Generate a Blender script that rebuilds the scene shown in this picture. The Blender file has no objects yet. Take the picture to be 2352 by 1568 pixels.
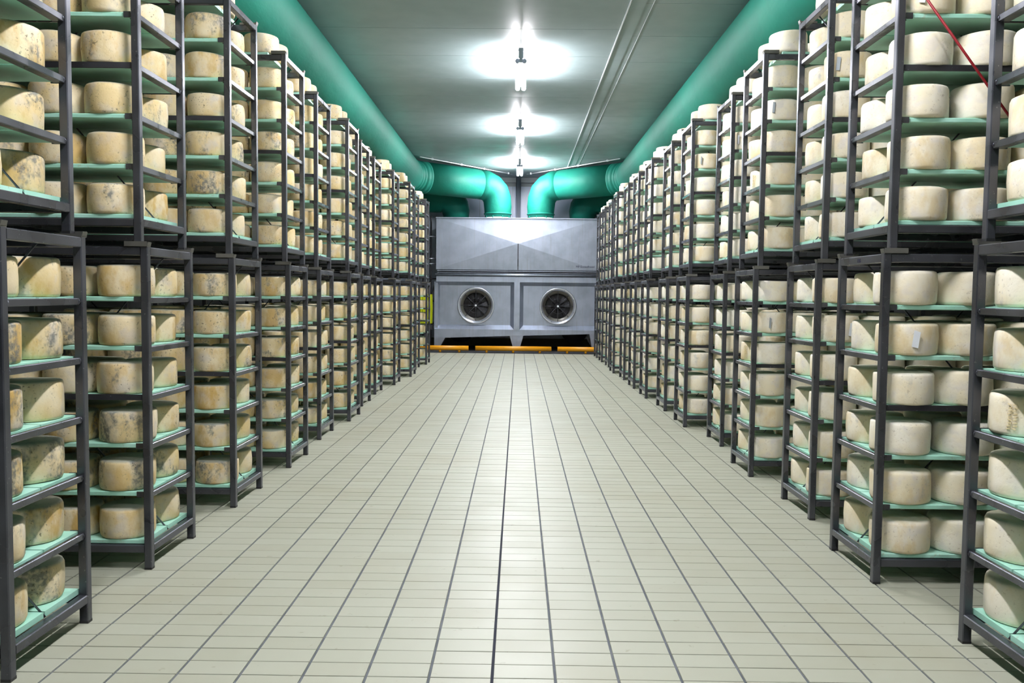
import bpy, math, random
from mathutils import Vector, Matrix

random.seed(7)
SC = bpy.context.scene
COL = SC.collection
PI = math.pi

# ------------------------------------------------------------------ camera
F_PX, PITCH, YAW, ROLL, CAMH = 1917.5, 0.05545, -0.00704, 0.0105, 1.5


def cam_axes():
    f = Vector((math.sin(YAW) * math.cos(PITCH), math.cos(YAW) * math.cos(PITCH), -math.sin(PITCH)))
    r = Vector((math.cos(YAW), -math.sin(YAW), 0))
    u = r.cross(f)
    c, s = math.cos(ROLL), math.sin(ROLL)
    return c * r + s * u, -s * r + c * u, f


CR, CU, CF = cam_axes()
cd = bpy.data.cameras.new('camera')
cam = bpy.data.objects.new('camera', cd)
COL.objects.link(cam)
cam.matrix_world = Matrix(((CR.x, CU.x, -CF.x, 0), (CR.y, CU.y, -CF.y, 0), (CR.z, CU.z, -CF.z, CAMH), (0, 0, 0, 1)))
cd.sensor_width = 36
cd.lens = 36 * F_PX / 2352
cd.clip_start = 0.05
cd.clip_end = 100
SC.camera = cam


def project(p):
    d = Vector(p) - Vector((0, 0, CAMH))
    z = d.dot(CF)
    if z < 0.05:
        return None
    return 1176 + F_PX * d.dot(CR) / z, 784 - F_PX * d.dot(CU) / z, z


# ------------------------------------------------------------------ world, exposure, render niceties
w = bpy.data.worlds.new('world')
SC.world = w
w.use_nodes = True
w.node_tree.nodes['Background'].inputs['Color'].default_value = (0.6, 0.75, 1.0, 1)
w.node_tree.nodes['Background'].inputs['Strength'].default_value = 0.0
SC.view_settings.view_transform = 'Standard'
SC.view_settings.look = 'None'
SC.view_settings.gamma = 1
SC.view_settings.use_curve_mapping = False
SC.view_settings.exposure = 0.0
LAMP = 310.0                      # emission of the fluorescent tubes
LAMP_COL = (0.97, 0.95, 1.0)
cy = SC.cycles
cy.use_denoising = True
cy.sample_clamp_indirect = 6
cy.max_bounces = 7
cy.diffuse_bounces = 3
cy.glossy_bounces = 3
cy.caustics_reflective = False
cy.caustics_refractive = False
cy.use_adaptive_sampling = True
cy.adaptive_threshold = 0.02

# ------------------------------------------------------------------ mesh helper


class MB:
    def __init__(s):
        s.v, s.f, s.sm = [], [], []

    def add(s, vs, fs, smooth=False):
        b = len(s.v)
        s.v += [tuple(v) for v in vs]
        s.f += [tuple(b + i for i in f) for f in fs]
        s.sm += [smooth] * len(fs)

    def box(s, c, size, rot=None):
        hx, hy, hz = size[0] / 2, size[1] / 2, size[2] / 2
        vs = [Vector((x * hx, y * hy, z * hz)) for z in (-1, 1) for y in (-1, 1) for x in (-1, 1)]
        if rot is not None:
            vs = [rot @ v for v in vs]
        c = Vector(c)
        s.add([v + c for v in vs], [(0, 2, 3, 1), (4, 5, 7, 6), (0, 1, 5, 4), (2, 6, 7, 3), (0, 4, 6, 2), (1, 3, 7, 5)])
        return s

    def bar(s, a, b, wx, wy, ch=0.0):
        """square tube from a to b with chamfered long edges"""
        a, b = Vector(a), Vector(b)
        d = (b - a).normalized()
        up = Vector((0, 0, 1)) if abs(d.z) < 0.9 else Vector((0, 1, 0))
        x = d.cross(up).normalized()
        y = x.cross(d).normalized()
        hx, hy = wx / 2, wy / 2
        if ch:
            pr = [(-hx + ch, -hy), (hx - ch, -hy), (hx, -hy + ch), (hx, hy - ch), (hx - ch, hy), (-hx + ch, hy), (-hx, hy - ch), (-hx, -hy + ch)]
        else:
            pr = [(-hx, -hy), (hx, -hy), (hx, hy), (-hx, hy)]
        n = len(pr)
        vs = [p + x * q[0] + y * q[1] for p in (a, b) for q in pr]
        s.add(vs, [(i, (i + 1) % n, n + (i + 1) % n, n + i) for i in range(n)] + [tuple(range(n - 1, -1, -1)), tuple(range(n, 2 * n))])
        return s

    def tube(s, pts, r, n=12, caps=True, smooth=True):
        pts = [Vector(p) for p in pts]
        rs = r if isinstance(r, (list, tuple)) else [r] * len(pts)
        t0 = (pts[1] - pts[0]).normalized()
        ref = Vector((0, 0, 1)) if abs(t0.z) < 0.9 else Vector((0, 1, 0))
        x = t0.cross(ref).normalized()
        vs = []
        for i, p in enumerate(pts):
            t = (pts[min(i + 1, len(pts) - 1)] - pts[max(i - 1, 0)]).normalized()
            x = (x - t * x.dot(t)).normalized()
            y = t.cross(x)
            for k in range(n):
                a = 2 * PI * k / n
                vs.append(p + (x * math.cos(a) + y * math.sin(a)) * rs[i])
        fs = []
        for i in range(len(pts) - 1):
            for k in range(n):
                k2 = (k + 1) % n
                fs.append((i * n + k, i * n + k2, (i + 1) * n + k2, (i + 1) * n + k))
        b = len(s.v)
        s.add(vs, fs, smooth)
        if caps:
            m = (len(pts) - 1) * n
            s.f += [tuple(b + k for k in range(n - 1, -1, -1)), tuple(b + m + k for k in range(n))]
            s.sm += [False, False]
        return s

    def lathe(s, prof, n=32, M=None, smooth=True, close=False):
        """prof: (radius, height) pairs turned about local z"""
        M = M or Matrix.Identity(4)
        vs = [M @ Vector((r * math.cos(2 * PI * k / n), r * math.sin(2 * PI * k / n), z)) for r, z in prof for k in range(n)]
        fs = []
        m = len(prof)
        for i in range(m if close else m - 1):
            j = (i + 1) % m
            for k in range(n):
                k2 = (k + 1) % n
                fs.append((i * n + k, i * n + k2, j * n + k2, j * n + k))
        s.add(vs, fs, smooth)
        return s

    def mesh(s, name, mat):
        me = bpy.data.meshes.new(name)
        me.from_pydata(s.v, [], s.f)
        me.polygons.foreach_set('use_smooth', s.sm)
        if mat:
            me.materials.append(mat)
        me.update()
        return me

    def build(s, name, mat, parent=None, loc=None, rot=None):
        return put(name, s.mesh(name, mat), parent, loc, rot)


def put(name, me, parent=None, loc=None, rot=None):
    o = bpy.data.objects.new(name, me)
    COL.objects.link(o)
    if loc is not None:
        o.location = loc
    if rot is not None:
        o.rotation_euler = rot
    if parent:
        o.parent = parent
    return o


def tag(o, label=None, cat=None, group=None, kind=None):
    if label:
        o['label'] = label
    if cat:
        o['category'] = cat
    if group:
        o['group'] = group
    if kind:
        o['kind'] = kind
    return o


def empty(name, loc, rz=0):
    o = bpy.data.objects.new(name, None)
    COL.objects.link(o)
    o.location = loc
    o.rotation_euler = (0, 0, rz)
    o.empty_display_size = 0.1
    return o


# ------------------------------------------------------------------ materials


class NT:
    def __init__(s, name):
        s.m = bpy.data.materials.new(name)
        s.m.use_nodes = True
        s.t = s.m.node_tree
        s.b = s.t.nodes['Principled BSDF']

    def n(s, kind, **kw):
        nd = s.t.nodes.new(kind)
        for k, v in kw.items():
            setattr(nd, k, v)
        return nd

    def link(s, a, b):
        s.t.links.new(a, b)

    def set(s, **kw):
        for k, v in kw.items():
            s.b.inputs[k.replace('_', ' ')].default_value = v
        return s

    def noise(s, vec, scale, detail=3, rough=0.55):
        nd = s.n('ShaderNodeTexNoise')
        nd.inputs['Scale'].default_value = scale
        nd.inputs['Detail'].default_value = detail
        nd.inputs['Roughness'].default_value = rough
        if vec is not None:
            s.link(vec, nd.inputs['Vector'])
        return nd.outputs['Fac']

    def math(s, op, a, b=None, clamp=False):
        nd = s.n('ShaderNodeMath', operation=op, use_clamp=clamp)
        for i, v in enumerate((a, b)):
            if v is None:
                continue
            if isinstance(v, (int, float)):
                nd.inputs[i].default_value = v
            else:
                s.link(v, nd.inputs[i])
        return nd.outputs[0]

    def ramp(s, fac, lo, hi, a=0.0, b=1.0):
        nd = s.n('ShaderNodeMapRange')
        nd.interpolation_type = 'SMOOTHSTEP'
        for i, v in enumerate((fac, lo, hi, a, b)):
            if isinstance(v, (int, float)):
                nd.inputs[i].default_value = v
            else:
                s.link(v, nd.inputs[i])
        return nd.outputs[0]

    def mix(s, fac, a, b, mode='MIX'):
        nd = s.n('ShaderNodeMix', data_type='RGBA', blend_type=mode)
        for i, v in ((0, fac), (6, a), (7, b)):
            if isinstance(v, (int, float)):
                nd.inputs[i].default_value = v
            elif isinstance(v, tuple):
                nd.inputs[i].default_value = v if len(v) == 4 else (*v, 1)
            else:
                s.link(v, nd.inputs[i])
        return nd.outputs[2]

    def bump(s, h, strength, dist=0.01):
        nd = s.n('ShaderNodeBump')
        nd.inputs['Strength'].default_value = strength
        nd.inputs['Distance'].default_value = dist
        s.link(h, nd.inputs['Height'])
        s.link(nd.outputs[0], s.b.inputs['Normal'])

    def scaled(s, vec, sc):
        nd = s.n('ShaderNodeVectorMath', operation='MULTIPLY')
        s.link(vec, nd.inputs[0])
        nd.inputs[1].default_value = sc
        return nd.outputs[0]


def world_pos(t):
    return t.n('ShaderNodeNewGeometry').outputs['Position']


def wheel_material(name, pale, attr):
    """rind: cream paste, ochre patches, grey-blue mould, dark pits. R = mould, G = ochre, B = seed of each wheel"""
    t = NT(name)
    if attr:
        src = t.n('ShaderNodeAttribute', attribute_name='rind').outputs['Color']
    else:
        src = t.n('ShaderNodeObjectInfo').outputs['Color']
    sep = t.n('ShaderNodeSeparateColor')
    t.link(src, sep.inputs[0])
    mo, oc, seed = sep.outputs[0], sep.outputs[1], sep.outputs[2]
    tc = t.n('ShaderNodeTexCoord').outputs['Object']
    off = t.n('ShaderNodeCombineXYZ')
    k = t.math('MULTIPLY', seed, 40.0)
    for i in range(3):
        t.link(k, off.inputs[i])
    add = t.n('ShaderNodeVectorMath', operation='ADD')
    t.link(tc, add.inputs[0])
    t.link(off.outputs[0], add.inputs[1])
    v = add.outputs[0]
    v2 = t.scaled(v, (1, 1, 0.55))
    n1 = t.noise(v, 5, 3)
    n2 = t.noise(v2, 9, 4, 0.6)
    n3 = t.noise(v2, 7.5, 4, 0.65)
    n4 = t.noise(v, 70, 3, 0.6)
    n5 = t.noise(v, 42, 3, 0.6)
    if pale:
        base = t.mix(t.ramp(n1, 0.35, 0.65), (0.86, 0.78, 0.58), (0.90, 0.86, 0.74))
        ochre, mould = (0.68, 0.53, 0.27), (0.42, 0.42, 0.40)
    else:
        base = t.mix(t.ramp(n1, 0.35, 0.65), (0.68, 0.53, 0.26), (0.78, 0.69, 0.49))
        ochre, mould = (0.55, 0.36, 0.11), (0.13, 0.145, 0.14)
    # wheels ripen to different tones
    base = t.mix(t.math('MULTIPLY', oc, 0.55), base, (0.66, 0.53, 0.30))
    c_l = t.ramp(t.noise(v, 11, 2), 0.48, 0.70)
    base = t.mix(t.math('MULTIPLY', c_l, 0.45), base, (0.66, 0.63, 0.63) if pale else (0.56, 0.53, 0.52))
    of = t.math('MULTIPLY', t.ramp(n2, 0.44, 0.64), t.math('MULTIPLY', oc, 1.25), clamp=True)
    c = t.mix(of, base, ochre)
    thr = t.math('SUBTRACT', 0.66, t.math('MULTIPLY', mo, 0.21))
    m1 = t.ramp(n3, thr, t.math('ADD', thr, 0.13))
    m1 = t.math('MULTIPLY', m1, t.ramp(n5, 0.35, 0.62, 0.15, 1.0))
    m1 = t.math('MULTIPLY', m1, 0.85 if not pale else 0.6)
    c = t.mix(m1, c, mould)
    pits = t.math('MULTIPLY', t.ramp(n4, 0.60, 0.67), t.ramp(n3, 0.42, 0.6, 0.15, 1.0))
    c = t.mix(t.math('MULTIPLY', pits, 0.75 if not pale else 0.45), c, (0.10, 0.085, 0.05) if not pale else (0.40, 0.33, 0.22))
    # greyed flat tops: mostly shade painted into the rind colour, partly dusty mould
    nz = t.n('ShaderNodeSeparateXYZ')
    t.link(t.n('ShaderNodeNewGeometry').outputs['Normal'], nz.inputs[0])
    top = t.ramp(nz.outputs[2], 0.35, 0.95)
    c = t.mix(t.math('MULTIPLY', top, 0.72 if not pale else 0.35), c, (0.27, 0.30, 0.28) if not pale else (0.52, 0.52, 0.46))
    t.link(c, t.b.inputs['Base Color'])
    t.set(Roughness=0.62)
    h = t.math('ADD', t.math('MULTIPLY', n5, 0.5), t.math('MULTIPLY', n4, -0.4))
    t.bump(h, 0.35, 0.006)
    return t.m


def steel_material(name, col, rough, metal=0.85, wear=0.5):
    t = NT(name)
    p = t.n('ShaderNodeTexCoord').outputs['Object']
    p2 = t.scaled(world_pos(t), (1, 1, 1))
    n1 = t.noise(p2, 5, 2, 0.5)
    n2 = t.noise(p2, 70, 2)
    c = t.mix(t.ramp(n1, 0.35, 0.7), col, tuple(min(1, x * (1 + wear)) for x in col))
    c = t.mix(t.math('MULTIPLY', t.ramp(n2, 0.68, 0.75), 0.3), c, (0.45, 0.46, 0.48))
    t.link(c, t.b.inputs['Base Color'])
    t.link(t.ramp(n1, 0.3, 0.7, rough - 0.06, rough + 0.1), t.b.inputs['Roughness'])
    t.set(Metallic=metal)
    return t.m


def plain(name, col, rough=0.5, metal=0.0, emit=None, noise=None):
    t = NT(name)
    t.set(Base_Color=(*col, 1), Roughness=rough, Metallic=metal)
    if noise:
        c = t.mix(t.ramp(t.noise(world_pos(t), noise[0], 4), 0.35, 0.68), col, noise[1])
        t.link(c, t.b.inputs['Base Color'])
    if emit:
        t.b.inputs['Emission Color'].default_value = (*emit[0], 1)
        t.b.inputs['Emission Strength'].default_value = emit[1]
    return t.m


M = {}
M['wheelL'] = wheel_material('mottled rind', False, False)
M['wheelR'] = wheel_material('pale rind', True, False)
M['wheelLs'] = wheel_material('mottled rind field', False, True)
M['wheelRs'] = wheel_material('pale rind field', True, True)
M['post'] = steel_material('rack steel', (0.078, 0.080, 0.094), 0.30, 0.7, 0.3)
M['rail'] = steel_material('rail steel', (0.10, 0.103, 0.12), 0.28, 0.8, 0.4)
M['dark'] = steel_material('dark steel', (0.022, 0.022, 0.026), 0.5, 0.3, 0.6)
M['guide'] = steel_material('guide steel', (0.12, 0.117, 0.105), 0.42, 0.6, 0.4)
t = NT('board plastic')
c = t.mix(t.ramp(t.noise(world_pos(t), 6, 4), 0.35, 0.7), (0.36, 0.70, 0.55), (0.44, 0.76, 0.64))
c = t.mix(t.math('MULTIPLY', t.ramp(t.noise(world_pos(t), 40, 3), 0.64, 0.72), 0.35), c, (0.40, 0.36, 0.24))
t.link(c, t.b.inputs['Base Color'])
t.set(Roughness=0.45)
M['board'] = t.m


def tile_material():
    t = NT('floor tile')
    rnd = t.n('ShaderNodeNewGeometry').outputs['Random Per Island']
    obr = t.n('ShaderNodeObjectInfo').outputs['Random']
    r = t.math('FRACT', t.math('ADD', rnd, obr))
    p = world_pos(t)
    c = t.mix(r, (0.395, 0.40, 0.31), (0.425, 0.435, 0.345))
    st = t.math('MULTIPLY', t.ramp(t.noise(p, 0.9, 5, 0.65), 0.46, 0.80), 0.42)
    c = t.mix(st, c, (0.34, 0.31, 0.20))
    sp = t.math('MULTIPLY', t.ramp(t.noise(p, 14, 3, 0.6), 0.66, 0.75), 0.5)
    c = t.mix(sp, c, (0.26, 0.23, 0.15))
    t.link(c, t.b.inputs['Base Color'])
    t.link(t.ramp(t.noise(p, 3.5, 1), 0.2, 0.8, 0.40, 0.48), t.b.inputs['Roughness'])
    t.bump(t.noise(p, 5, 2), 0.06, 0.02)
    return t.m


M['tile'] = tile_material()
M['grout'] = plain('grout', (0.08, 0.09, 0.10), 0.8, noise=(8, (0.13, 0.14, 0.15)))
M['joint'] = plain('joint filler', (0.008, 0.010, 0.022), 0.85)


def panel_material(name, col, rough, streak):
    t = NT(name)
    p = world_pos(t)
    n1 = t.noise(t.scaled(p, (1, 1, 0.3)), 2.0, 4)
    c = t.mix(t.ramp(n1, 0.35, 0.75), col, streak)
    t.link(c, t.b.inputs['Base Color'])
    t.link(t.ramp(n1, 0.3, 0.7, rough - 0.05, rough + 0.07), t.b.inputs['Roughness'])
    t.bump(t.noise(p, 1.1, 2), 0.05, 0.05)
    return t.m


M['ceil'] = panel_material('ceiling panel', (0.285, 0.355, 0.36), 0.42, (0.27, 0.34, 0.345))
M['wall'] = panel_material('wall panel', (0.70, 0.79, 0.95), 0.35, (0.64, 0.73, 0.90))
M['sidewall'] = plain('side wall', (0.045, 0.05, 0.05), 0.85)
M['white'] = plain('white trim', (0.85, 0.88, 0.92), 0.3)
M['coving'] = plain('grey coving', (0.33, 0.37, 0.38), 0.25)
M['darkfloor'] = plain('dark plinth', (0.02, 0.02, 0.022), 0.7)
M['skirt'] = plain('brown skirting', (0.12, 0.11, 0.075), 0.6)
M['yellow'] = plain('yellow barrier', (0.85, 0.36, 0.01), 0.4)
M['cloth'] = plain('yellow sheet', (0.62, 0.68, 0.02), 0.6)
M['black'] = plain('black rubber', (0.012, 0.012, 0.014), 0.5)
M['chrome'] = plain('polished steel', (0.66, 0.70, 0.80), 0.24, 0.7)
M['red'] = plain('red plastic', (0.24, 0.003, 0.010), 0.5)
M['paper'] = plain('paper tag', (0.62, 0.65, 0.68), 0.6)
M['greytag'] = plain('grey paper tag', (0.30, 0.34, 0.36), 0.6)
M['lamp'] = plain('lit tube', (1, 1, 1), 0.4, emit=(LAMP_COL, LAMP))
M['lampbody'] = plain('lamp housing', (0.50, 0.55, 0.66), 0.4)
M['stamp'] = plain('rind mark', (0.72, 0.60, 0.34), 0.7)
M['ink'] = plain('ink', (0.02, 0.02, 0.05), 0.6)

t = NT('stainless sheet')
p = world_pos(t)
n1 = t.noise(t.scaled(p, (26, 1, 1.2)), 1.0, 4, 0.6)
n2 = t.noise(p, 3.0, 4)
c = t.mix(t.ramp(n2, 0.35, 0.7), (0.43, 0.48, 0.58), (0.35, 0.395, 0.48))
c = t.mix(t.math('MULTIPLY', t.ramp(n1, 0.52, 0.72), 0.35), c, (0.30, 0.30, 0.31))
t.link(c, t.b.inputs['Base Color'])
t.link(t.ramp(n1, 0.3, 0.7, 0.30, 0.42), t.b.inputs['Roughness'])
t.set(Metallic=0.62)
M['inox'] = t.m

t = NT('green duct fabric')
p = world_pos(t)
c = t.mix(t.ramp(t.noise(p, 1.7, 4), 0.35, 0.7), (0.006, 0.195, 0.135), (0.006, 0.175, 0.125))
t.link(c, t.b.inputs['Base Color'])
t.set(Roughness=0.62)
t.b.inputs['Specular IOR Level'].default_value = 0.3
wr = t.noise(t.scaled(p, (3, 1, 3)), 2.5, 3)
t.bump(wr, 0.25, 0.03)
M['duct'] = t.m

# ------------------------------------------------------------------ the setting
RX, YB, YF, ZC = 5.2, 24.4, -5.0, 4.88
TW, TR, TX0, TY0 = 0.2480, 0.1213, -0.087, 3.197
FLOOR_END = 21.5

fl = MB().box((0, (YB + YF) / 2, -0.056), (2 * RX, YB - YF, 0.1)).build('floor', M['grout'])
tag(fl, kind='structure')
cells = []
ix0, ix1 = int((-RX - TX0) / TW) + 1, int((RX - TX0) / TW) - 1
iy0, iy1 = int((-1.0 - TY0) / TR), int((FLOOR_END - TY0) / TR)
for iy in range(iy0, iy1):
    for ix in range(ix0, ix1):
        cells.append((TX0 + (ix + 0.5) * TW, TY0 + (iy + 0.5) * TR))


def in_view(x, y):
    q = project((x, y, 0))
    return q and -30 < q[0] < 2380 and q[1] < 1590


near = sorted([c for c in cells if abs(c[0]) < 2.1 and in_view(*c)], key=lambda c: c[1])[:300]
near_set = set(near)
tile_bm = MB()
sx, sy, th, ch = TW - 0.0105, TR - 0.0055, 0.010, 0.0015
a, b = sx / 2, sy / 2
tile_bm.add([(-a, -b, -th), (a, -b, -th), (a, b, -th), (-a, b, -th), (-a, -b, -ch), (a, -b, -ch), (a, b, -ch), (-a, b, -ch),
             (-a + ch, -b + ch, 0), (a - ch, -b + ch, 0), (a - ch, b - ch, 0), (-a + ch, b - ch, 0)],
            [(0, 1, 5, 4), (1, 2, 6, 5), (2, 3, 7, 6), (3, 0, 4, 7), (4, 5, 9, 8), (5, 6, 10, 9), (6, 7, 11, 10), (7, 4, 8, 11), (8, 9, 10, 11)])
tile_me = tile_bm.mesh('tile', M['tile'])
for (x, y) in near:
    put('tile', tile_me, fl, (x, y, random.uniform(-0.0006, 0.0006)), (random.gauss(0, .0012), random.gauss(0, .0012), 0))
rest = MB()
for (x, y) in cells:
    if (x, y) in near_set:
        continue
    dz = random.uniform(-0.0006, 0.0006)
    rest.add([(x - a, y - b, -th), (x + a, y - b, -th), (x + a, y + b, -th), (x - a, y + b, -th),
              (x - a, y - b, dz), (x + a, y - b, dz), (x + a, y + b, dz), (x - a, y + b, dz)],
             [(0, 1, 5, 4), (1, 2, 6, 5), (2, 3, 7, 6), (3, 0, 4, 7), (4, 5, 6, 7)])
tag(rest.build('tile_field', M['tile'], fl), kind='stuff')
MB().box((TX0, (FLOOR_END + YF) / 2 + 1, -0.0055), (0.0115, FLOOR_END - YF - 2, 0.012)).build('expansion_joint', M['joint'], fl)
pl = MB().box((0, (FLOOR_END + YB) / 2 + 0.1, -0.002), (2 * RX, YB - FLOOR_END - 0.2, 0.012)).build('plinth_slab', M['darkfloor'], fl)

# ceiling: sandwich panels either side of a longitudinal cover strip
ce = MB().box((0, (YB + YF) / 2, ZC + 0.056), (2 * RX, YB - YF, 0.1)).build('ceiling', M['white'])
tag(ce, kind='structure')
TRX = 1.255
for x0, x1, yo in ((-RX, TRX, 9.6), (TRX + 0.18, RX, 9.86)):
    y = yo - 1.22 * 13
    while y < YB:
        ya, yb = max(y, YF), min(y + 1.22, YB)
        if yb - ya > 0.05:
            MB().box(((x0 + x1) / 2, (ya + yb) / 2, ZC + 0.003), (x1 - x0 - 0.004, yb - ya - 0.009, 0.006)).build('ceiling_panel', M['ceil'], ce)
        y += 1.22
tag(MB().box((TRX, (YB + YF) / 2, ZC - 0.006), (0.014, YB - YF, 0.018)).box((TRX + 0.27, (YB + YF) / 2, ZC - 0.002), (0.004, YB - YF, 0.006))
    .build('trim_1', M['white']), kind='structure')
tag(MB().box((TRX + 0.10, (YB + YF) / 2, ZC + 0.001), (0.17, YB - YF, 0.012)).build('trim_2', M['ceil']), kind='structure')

# walls
wb = MB().box((0, YB + 0.09, ZC / 2), (2 * RX, 0.1, ZC)).build('wall_back', M['coving'])
tag(wb, kind='structure')
x = -RX
edges = [-RX, -4.1, -3.0, -2.4, -1.9, -1.15, -0.19, 0.95, 2.1, 3.2, 4.3, RX]
for x0, x1 in zip(edges, edges[1:]):
    MB().box(((x0 + x1) / 2, YB + 0.02, ZC / 2 - 0.12), (x1 - x0 - 0.008, 0.04, ZC - 0.24)).build('wall_panel', M['wall'], wb)
tag(MB().box((0, YB - 0.06, ZC - 0.07), (2 * RX, 0.12, 0.14)).build('trim_3', M['coving']), kind='structure')
tag(MB().box((0, YB - 0.02, 0.12), (2 * RX, 0.04, 0.24)).build('baseboard_back', M['skirt']), kind='structure')
tag(MB().box((-RX - 0.05, (YB + YF) / 2, ZC / 2), (0.1, YB - YF, ZC)).build('wall_left', M['sidewall']), kind='structure')
tag(MB().box((RX + 0.05, (YB + YF) / 2, ZC / 2), (0.1, YB - YF, ZC)).build('wall_right', M['sidewall']), kind='structure')
tag(MB().box((0, YF - 0.05, ZC / 2), (2 * RX, 0.1, ZC)).build('wall_front', M['ceil']), kind='structure')

# ------------------------------------------------------------------ racks
L, W, P = 1.38, 0.575, 0.04      # post to post along the boards, across, post width
HR = 1.75                        # height at which a second rack stands on the first
BT0, DK = 0.158, 0.2625          # top of the lowest board, shelf spacing
TOPB = 1.760                     # top of the boards lying on the top frame


def board_top(k):
    return TOPB if k == 6 else BT0 + DK * k


RM = {}
RM['post'] = MB().bar((0, 0, 0.012), (0, 0, 1.735), P, P, 0.004).mesh('post', M['post'])
RM['foot'] = MB().box((0, 0, 0.006), (P - 0.001, P - 0.001, 0.012)).mesh('foot', M['black'])
m = MB()
for s in (-1, 1):
    m.bar((-L / 2 + P / 2, s * W / 2, 0.112), (L / 2 - P / 2, s * W / 2, 0.112), P, 0.04, 0.004)
    m.bar((s * L / 2, -W / 2 + P / 2, 0.112), (s * L / 2, W / 2 - P / 2, 0.112), P, 0.04, 0.004)
m.bar((0, -W / 2 + P / 2, 0.112), (0, W / 2 - P / 2, 0.112), 0.03, 0.03)
RM['base_frame'] = m.mesh('base_frame', M['post'])
m = MB()
for s in (-1, 1):
    m.bar((-L / 2 + P / 2, s * W / 2, 1.712), (L / 2 - P / 2, s * W / 2, 1.712), P, 0.044, 0.004)
    m.bar((s * L / 2, -W / 2 + P / 2, 1.712), (s * L / 2, W / 2 - P / 2, 1.712), P, 0.044, 0.004)
m.bar((0, -W / 2 + P / 2, 1.715), (0, W / 2 - P / 2, 1.715), 0.03, 0.03)
RM['top_frame'] = m.mesh('top_frame', M['post'])
m = MB()
m.bar((0, -W / 2 + P / 2 + .004, -0.019), (0, W / 2 - P / 2 - .004, -0.019), 0.022, 0.030, 0.003)
m.box((-0.025, 0, -0.029), (0.03, W - P, 0.004))
for s in (-1, 1):
    m.tube([(0.002, s * (W / 2 - P / 2 - .012), -0.019), (0.002, s * (W / 2 - P / 2 - .002), -0.019)], 0.013, 8)
    m.box((-0.042, s * 0.2875, -0.014), (0.042, 0.008, 0.030))
RM['rail'] = m.mesh('rail', M['rail'])


def board_mesh(half):
    m = MB()
    y0, y1 = 0.006, 0.283
    c = 0.004
    # rounded long edges
    pr = [(y0, -0.025), (y1 - c, -0.025), (y1, -0.025 + c), (y1, -c), (y1 - c, 0), (y0, 0)]
    n = len(pr)
    vs = [(x, p[0], p[1]) for x in (-half, half) for p in pr]
    m.add(vs, [(i, (i + 1) % n, n + (i + 1) % n, n + i) for i in range(n)] + [tuple(range(n - 1, -1, -1)), tuple(range(n, 2 * n))])
    return m.mesh('shelf_board', M['board'])


RM['board'] = board_mesh(L / 2 - 0.024)
RM['board_top'] = board_mesh(L / 2 - 0.135)
RM['tie'] = MB().bar((-L / 2 + P / 2, 0, -0.013), (L / 2 - P / 2, 0, -0.013), 0.010, 0.030).mesh('tie_bar', M['dark'])
m = MB()
m.tube([(-L / 2 + .02, 0.0, 0.135), (L / 2 - .02, 0.0, 1.695)], 0.0045, 6)
m.tube([(-L / 2 + .02, 0.0, 1.695), (L / 2 - .02, 0.0, 0.135)], 0.0045, 6)
RM['brace'] = m.mesh('cross_brace', M['rail'])
m = MB()                          # corner guide of the (+x, +y) corner; others by scale
m.box((-0.040, 0.003, 1.7425), (0.12, 0.044, 0.015))
m.box((-0.040, 0.026, 1.750), (0.12, 0.005, 0.026))
m.box((0.022, 0.003, 1.750), (0.005, 0.040, 0.020), Matrix.Rotation(0.25, 3, 'Y'))
RM['guide'] = m.mesh('corner_guide', M['guide'])

ORD = ['first', 'second', 'third', 'fourth', 'fifth', 'sixth', 'seventh', 'eighth', 'ninth', 'tenth', 'eleventh', 'twelfth', 'thirteenth', 'fourteenth']


def make_rack(x, y, z, upper, label, group, jig):
    r = empty('cheese_rack', (x, y, z), jig)
    tag(r, label, 'rack', group)
    for sx_ in (-1, 1):
        for sy_ in (-1, 1):
            po = put('post', RM['post'], r, (sx_ * L / 2, sy_ * W / 2, 0))
            put('foot', RM['foot'], po)
            g = put('corner_guide', RM['guide'], r, (sx_ * L / 2, sy_ * W / 2, 0))
            g.scale = (sx_, sy_, 1)
    put('base_frame', RM['base_frame'], r)
    put('top_frame', RM['top_frame'], r)
    for k in range(1, 6):
        for s in (-1, 1):
            o = put('rail', RM['rail'], r, (s * L / 2, 0, board_top(k)))
            o.scale = (s, 1, 1)
    for k in range(0, 7 if upper else 6):
        for s in (-1, 1):
            o = put('shelf_board', RM['board_top' if k == 6 else 'board'], r, (random.uniform(-.004, .004), 0, board_top(k)))
            o.scale = (1, s, 1)
    for s in (-1, 1):
        put('tie_bar', RM['tie'], r, (0, s * 0.2885, board_top(3)))
    put('cross_brace', RM['brace'], r)
    return r


LEFT = [(-1.945, 3.13, 3.686), (-1.981, 4.438, 5.008), (-1.973, 5.742, 6.336), (-1.958, 7.084, 7.68), (-2.025, 8.487, 9.035),
        (-1.973, 9.745, 10.30), (-2.075, 11.057, 11.637), (-2.125, 12.39, 12.94), (-2.03, 13.689, 14.25), (-1.942, 15.09, 15.70),
        (-2.032, 16.53, 17.11), (-1.955, 17.768, 18.346)]
RIGHT = [(1.975, 3.03, 3.60), (1.903, 4.365, 4.926), (2.006, 5.619, 6.185), (1.967, 6.95, 7.53), (2.064, 8.359, 8.93),
         (1.937, 9.60, 10.15), (1.945, 10.925, 11.51), (1.900, 12.26, 12.84), (1.900, 13.572, 14.14), (1.916, 14.95, 15.53),
         (1.870, 16.22, 16.80), (1.924, 17.59, 18.17), (1.917, 18.97, 19.54), (1.922, 20.26, 20.84)]
racks = []
RS = random.Random(3)
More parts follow.
